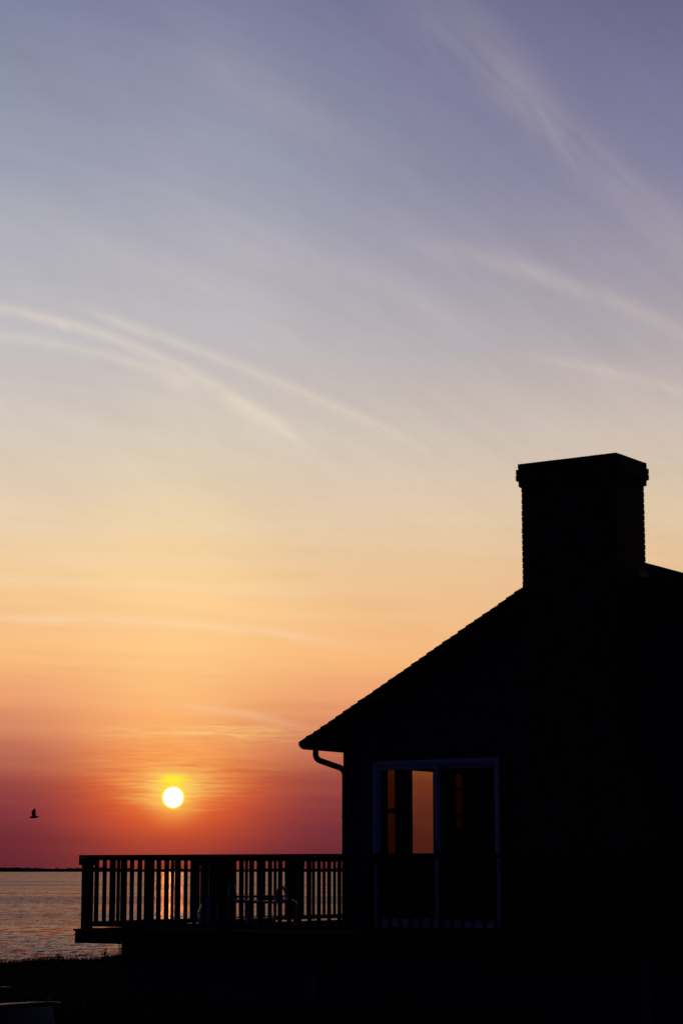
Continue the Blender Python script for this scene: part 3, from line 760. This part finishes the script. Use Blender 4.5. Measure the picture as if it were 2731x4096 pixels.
# rounded tub with a peaked cover
tub = thing('covered_tub', 'squat rounded pale tub with a peaked cover, alone on the deck by the side railing', 'tub', (-18.15, 23.35, DECK))
c = ld(0, 0); cx, cy = -18.42, 24.0
mb = MB(); mb.lathe([(0.10, 0.0), (0.145, 0.02), (0.158, 0.09), (0.155, 0.15), (0.150, 0.17)], (cx, cy, DECK), 22); mb.build('tub', PL, tub, smooth=True)
mb = MB(); mb.lathe([(0.163, 0.172), (0.160, 0.19), (0.135, 0.25), (0.09, 0.31), (0.035, 0.365), (0.008, 0.385)], (cx, cy, DECK), 22); mb.build('cover', PL, tub, smooth=True)

# ------------------------------------------------------------------ gull
bird = thing('gull', 'dark gull silhouette flying left with both wings raised, low over the bay', 'bird', (0, 0, 0))
k_ = 88.0
def bp_(x, y, d=0.0):     # point on the vertical plane through the bird, d metres nearer the camera
    a_ = (80 + x / 13.07 - 1365.5) / 8500; b_ = (2048 - 3200 - y / 13.07) / 8500; p_ = math.atan(1432 / 8500)
    f_ = math.cos(p_) - b_ * math.sin(p_); u_ = math.sin(p_) + b_ * math.cos(p_)
    return ld(a_ / f_ * k_, k_, EYE + u_ / f_ * k_).lerp(Vector((0, 0, EYE)), d / k_)
bird.location = bp_(740, 900)
bm = MB(); bm.tube([bp_(497, 915), bp_(540, 908), bp_(590, 898), bp_(660, 888), bp_(740, 888), bp_(830, 888), bp_(900, 885), bp_(960, 878), bp_(1015, 870)],
                   [0.010, 0.022, 0.040, 0.055, 0.058, 0.048, 0.036, 0.028, 0.016], 10)
lead = [(650, 862), (650, 790), (618, 660), (632, 610), (690, 520), (775, 440), (800, 425)]
trail = [(845, 862), (835, 790), (826, 700), (832, 625), (838, 578), (805, 540), (822, 440)]
for side_ in (-1, 1):
    n0 = len(bm.v)
    for k, (a1, b1) in enumerate(zip(lead, trail)):
        sp = side_ * (0.03 + 0.055 * k + 0.004 * k * k)
        for q in range(5):
            t_ = q / 4; thk = 0.008 * (1 - abs(2 * t_ - 0.7)) * (1 - k / 8) + 0.001
            xx, yy = lerp(a1[0], b1[0], t_), lerp(a1[1], b1[1], t_)
            pnt = bp_(xx + (14 if side_ < 0 else -6), yy + (12 if side_ < 0 else 0), sp)
            bm.v.append(tuple(pnt + DEP * thk)); bm.v.append(tuple(pnt - DEP * thk))
    for k in range(len(lead) - 1):
        for q in range(4):
            a1 = n0 + k * 10 + q * 2; b1 = a1 + 10
            bm.f += [(a1, a1 + 2, b1 + 2, b1), (a1 + 1, b1 + 1, b1 + 3, a1 + 3)]
        a1 = n0 + k * 10; bm.f += [(a1, a1 + 10, a1 + 11, a1 + 1), (a1 + 8, a1 + 9, a1 + 19, a1 + 18)]
    a1 = n0 + (len(lead) - 1) * 10
    for q in range(4): bm.f.append((a1 + q*2, a1 + q*2 + 2, a1 + q*2 + 3, a1 + q*2 + 1))
bm.build('body', m_bird, bird, smooth=True)

# ------------------------------------------------------------------ parked car (only its roof corner and screen are in frame)
car = thing('parked_car', 'red parked car at the bottom left corner, only roof edge and rear window in view', 'car', ld(-3.6, 19.6, 0))
# local: x = forward (+X world), y = across (+Y world). Far roof corner sits at lat -2.63, dep 20.1
cc = ld(-2.68, 20.05, 0); CX, CY = cc.x + 0.10, cc.y - 0.57
def cp(x, y, z): return (CX + x, CY + y, z)
def loft(secs, ny=12, pw=2.6):
    """secs: (x, half width low, half width high, z low, z high, camber)"""
    mb = MB()
    for (x_, wl, wh, z0, z1, cam_) in secs:
        ring = []
        for k in range(ny + 1):
            t_ = -1 + 2 * k / ny
            ring.append(cp(x_ - 0.10 * abs(t_) ** 2.5 * (1 if x_ > 0 else -1) * 0.4, wh * t_, z1 - cam_ * abs(t_) ** pw))
        ring = [cp(x_, -wl, z0)] + ring + [cp(x_, wl, z0)]
        mb.v += ring
    m_ = ny + 3
    for k in range(len(secs) - 1):
        for q in range(m_ - 1): mb.f.append((k*m_+q, k*m_+q+1, (k+1)*m_+q+1, (k+1)*m_+q))
        mb.f.append((k*m_+m_-1, k*m_, (k+1)*m_, (k+1)*m_+m_-1))
    mb.f.append(tuple(reversed(range(m_)))); mb.f.append(tuple(range((len(secs)-1)*m_, len(secs)*m_)))
    return mb
# the tail faces +x, towards the right of the picture; the nose points away to the left
lower = loft([(-4.02, .66, .60, .34, .60, .05), (-3.9, .78, .72, .26, .72, .06), (-3.3, .85, .80, .22, .88, .05), (-2.45, .87, .84, .20, .97, .04), (-0.6, .88, .86, .20, .99, .03), (0.18, .87, .83, .22, 1.0, .03), (0.30, .84, .80, .28, .94, .04), (0.36, .78, .74, .34, .60, .03)])
lower.build('body', m_paint, car, smooth=True)
RZ = 1.488
top = loft([(-1.85, .565, .565, RZ - .20, RZ - .17, .02), (-1.4, .60, .60, RZ - .13, RZ - .10, .015), (-0.8, .605, .605, RZ - .08, RZ - .05, .012), (-0.25, .60, .60, RZ - .045, RZ - .013, .010), (-.05, .59, .59, RZ - .05, RZ - .003, .010), (0.0, .585, .585, RZ - .065, RZ - .014, .010)], 20, 8)
top.build('roof', m_paint, car, smooth=True)
def pillar(a_, b_, w=0.035):
    mb = MB(); mb.tube([cp(*a_), cp(*[(p + q) / 2 for p, q in zip(a_, b_)]), cp(*b_)], w, 8); mb.build('pillar', m_paint, car, smooth=True)
for s_ in (-1, 1):
    pillar((-.02, .572 * s_, RZ - .085), (0.19, .71 * s_, 1.0), .022); pillar((-0.8, .60 * s_, RZ - .07), (-0.78, .84 * s_, .98), .03)
    pillar((-1.84, .555 * s_, RZ - .19), (-2.55, .76 * s_, .96), .03)
def sheet(rows, name):
    mb = MB(); n_ = len(rows[0])
    for row in rows:
        for p in row: mb.v.append(cp(*p))
    for k in range(len(rows) - 1):
        for q in range(n_ - 1): mb.f.append((k*n_+q, k*n_+q+1, (k+1)*n_+q+1, (k+1)*n_+q))
    return mb.build(name, m_glass_car, car, smooth=True)
def arc_row(x_, hw, z_, bow, cam_): return [(x_ + bow * (1 - t_ * t_), hw * t_, z_ - cam_ * abs(t_) ** 2.5) for t_ in [-1 + k / 6 for k in range(13)]]
sheet([arc_row(0.004, .575, RZ - .040, .02, .012), arc_row(0.07, .625, 1.31, .03, .02), arc_row(0.13, .67, 1.16, .03, .02), arc_row(0.20, .715, 1.0, .03, .02)], 'rear_window')
sheet([arc_row(-1.84, .55, RZ - .18, -.03, .05), arc_row(-2.56, .75, .965, -.07, .02)], 'windscreen')
for s_ in (-1, 1):
    sheet([[(-1.80, .575*s_, RZ - .20), (-0.8, .61*s_, RZ - .09), (-0.04, .59*s_, RZ - .10)], [(-2.5, .80*s_, .975), (-0.75, .845*s_, .985), (0.17, .79*s_, .995)]], 'side_window')
for wx in (-3.2, -0.45):
    for s_ in (-1, 1):
        mb = MB(); y_ = .80 * s_
        mb.tube([cp(wx, y_ - .10, .31), cp(wx, y_ - .085, .31), cp(wx, y_ + .085, .31), cp(wx, y_ + .10, .31)], [.27, .31, .31, .27], 24)
        w_o = mb.build('wheel', m_rubber, car, smooth=False)
        mb = MB(); mb.tube([cp(wx, y_ + .101 * s_, .31), cp(wx, y_ + .112 * s_, .31)], [.19, .16], 20); mb.build('hubcap', m_lead, w_o)
for s_ in (-1, 1):
    mb = MB(); mb.tube([cp(-3.92, .52 * s_, .60), cp(-4.05, .50 * s_, .58)], [.09, .07], 14, squash=0.7); mb.build('headlight', m_glass_door, car, smooth=True)
    mb = MB(); mb.box(CX + .32, CX + .372, CY + .66 * s_ - .07, CY + .66 * s_ + .07, .70, .90); mb.build('tail_light', m_paint, car, bevel=.01)
mb = MB(); mb.box(CX + .33, CX + .44, CY - .80, CY + .80, .36, .50); mb.build('bumper', m_rubber, car, bevel=.02)

# ------------------------------------------------------------------ garden in front of the deck
def gz(p):
    l = p.x * LAT.x + p.y * LAT.y; d = p.x * DEP.x + p.y * DEP.y; return ground_z(l, d)
def fence(x0, x1, y_, lean, label, sway, h):
    """leaning picket fence run; x in photo columns (2731 wide)"""
    d = y_
    t = None
    l0 = (x0 - 1365) / 8500 * d; l1 = (x1 - 1365) / 8500 * d
    t = thing('picket_fence', label, 'fence', ld(l0, d, ground_z(l0, d)), 'leaning garden pickets below the deck')
    n_ = max(4, int((l1 - l0) / 0.085))
    for k in range(n_ + 1):
        l = lerp(l0, l1, k / n_); b_ = ld(l, d + random.uniform(-.01, .01), ground_z(l, d) - .03)
        hh = h + random.uniform(-.02, .02); tp = b_ + LAT * (lean + random.gauss(0, .012)) + Vector((0, 0, hh))
        s_ = LAT * 0.013; f_ = DEP * 0.006
        mb = MB(); mb.quadbox([b_ - s_ - f_, b_ + s_ - f_, b_ + s_ + f_, b_ - s_ + f_, tp - s_ - f_, tp + s_ - f_, tp + s_ + f_, tp - s_ + f_])
        i = len(mb.v); mb.build('picket', m_picket, t)
    for zz in (.10, h - .08):
        mb = MB(); mb.tube([ld(lerp(l0, l1, q / 8), d + .01, ground_z(lerp(l0, l1, q / 8), d) + zz) + LAT * lean * zz / h for q in range(9)], .004, 5); mb.build('wire', m_metal, t)
fence(262, 455, 26.2, -.04, 'short leaning picket run below the bluff at far left, nearest the car', 0, .36)
fence(872, 1075, 26.0, -.06, 'leaning pickets in front of the deck skirt, left of a flowering clump', 0, .34)
fence(1112, 1305, 26.0, -.07, 'leaning pickets under the deck between the patio chairs and house corner', 0, .36)
fence(1372, 1515, 26.0, -.04, 'highest short picket run in front of the deck skirt below the door', 0, .34)
def flower(x, d, h, n_, label, seed, petal=True):
    random.seed(seed); l = (x - 1365) / 8500 * d; base_ = ld(l, d, ground_z(l, d))
    t = thing('flowering_plant' if petal else 'shrub', label, 'plant', base_, 'garden plants below the deck')
    st_ = MB(); lf = MB(); pt_ = MB()
    for k in range(n_):
        tp = base_ + Vector((random.gauss(0, .09), random.gauss(0, .07), h * random.uniform(.45, 1)))
        st_.tube([base_ + Vector((random.gauss(0, .02), random.gauss(0, .02), -.02)), base_.lerp(tp, .5) + Vector((random.gauss(0, .01), 0, 0)), tp], [.005, .004, .002], 5)
        for j in range(6):
            c_ = base_.lerp(tp, random.uniform(.3, 1)); dr = Vector((random.gauss(0, 1), random.gauss(0, 1), random.uniform(-.2, .8))).normalized() * random.uniform(.03, .07); s_ = dr.cross(Vector((.3, .5, .7))).normalized() * .015
            i = len(lf.v); lf.v += [tuple(c_), tuple(c_ + dr*.5 + s_), tuple(c_ + dr), tuple(c_ + dr*.5 - s_)]; lf.f.append((i, i+1, i+2, i+3))
        if petal:
            for q in range(6):
                w_ = q * math.pi / 3; dr = Vector((math.cos(w_), math.sin(w_), .25)) * .016; s_ = Vector((-math.sin(w_), math.cos(w_), 0)) * .007
                i = len(pt_.v); pt_.v += [tuple(tp), tuple(tp + dr*.6 + s_), tuple(tp + dr), tuple(tp + dr*.6 - s_)]; pt_.f.append((i, i+1, i+2, i+3))
    st_.build('stem', m_leaf, t); lf.build('leaves', m_leaf, t)
    if petal: pt_.build('petals', m_petal, t)
flower(48, 25.0, .32, 22, 'white flowering clump at the far left edge above the car roof', 21)
flower(200, 25.2, .34, 20, 'white flowering clump above the right end of the car roof', 22)
flower(345, 25.2, .26, 12, 'small flowering clump at the foot of the far left pickets', 23)
flower(922, 25.2, .38, 16, 'tall flowering clump in front of the pickets left of the middle', 24)
flower(1215, 25.3, .22, 10, 'small flowering clump at the foot of the middle pickets', 25)
flower(1468, 25.3, .24, 10, 'small flowering clump below the picket run under the door', 26)
# flat slab-topped garden bench catching the last light
bl, bd = (50 - 1365) / 8500 * 25.6, 25.6
bz = EYE - 25.6 * math.tan(R(3.03))
bn = thing('garden_bench', 'small flat topped bench at the left edge with a sliver of sunset on top', 'bench', ld(bl, bd, ground_z(bl, bd)))
mb = MB(); a_ = ld(bl, bd); mb.box(a_.x - .07, a_.x + .07, a_.y - .06, a_.y + .06, bz - .02, bz); mb.build('seat', m_lead, bn, bevel=.004)
for sx in (-.05, .05):
    for sy in (-.04, .04):
        mb = MB(); mb.box(a_.x + sx - .01, a_.x + sx + .01, a_.y + sy - .01, a_.y + sy + .01, ground_z(bl, bd) - .02, bz - .021); mb.build('leg', m_trim, bn)
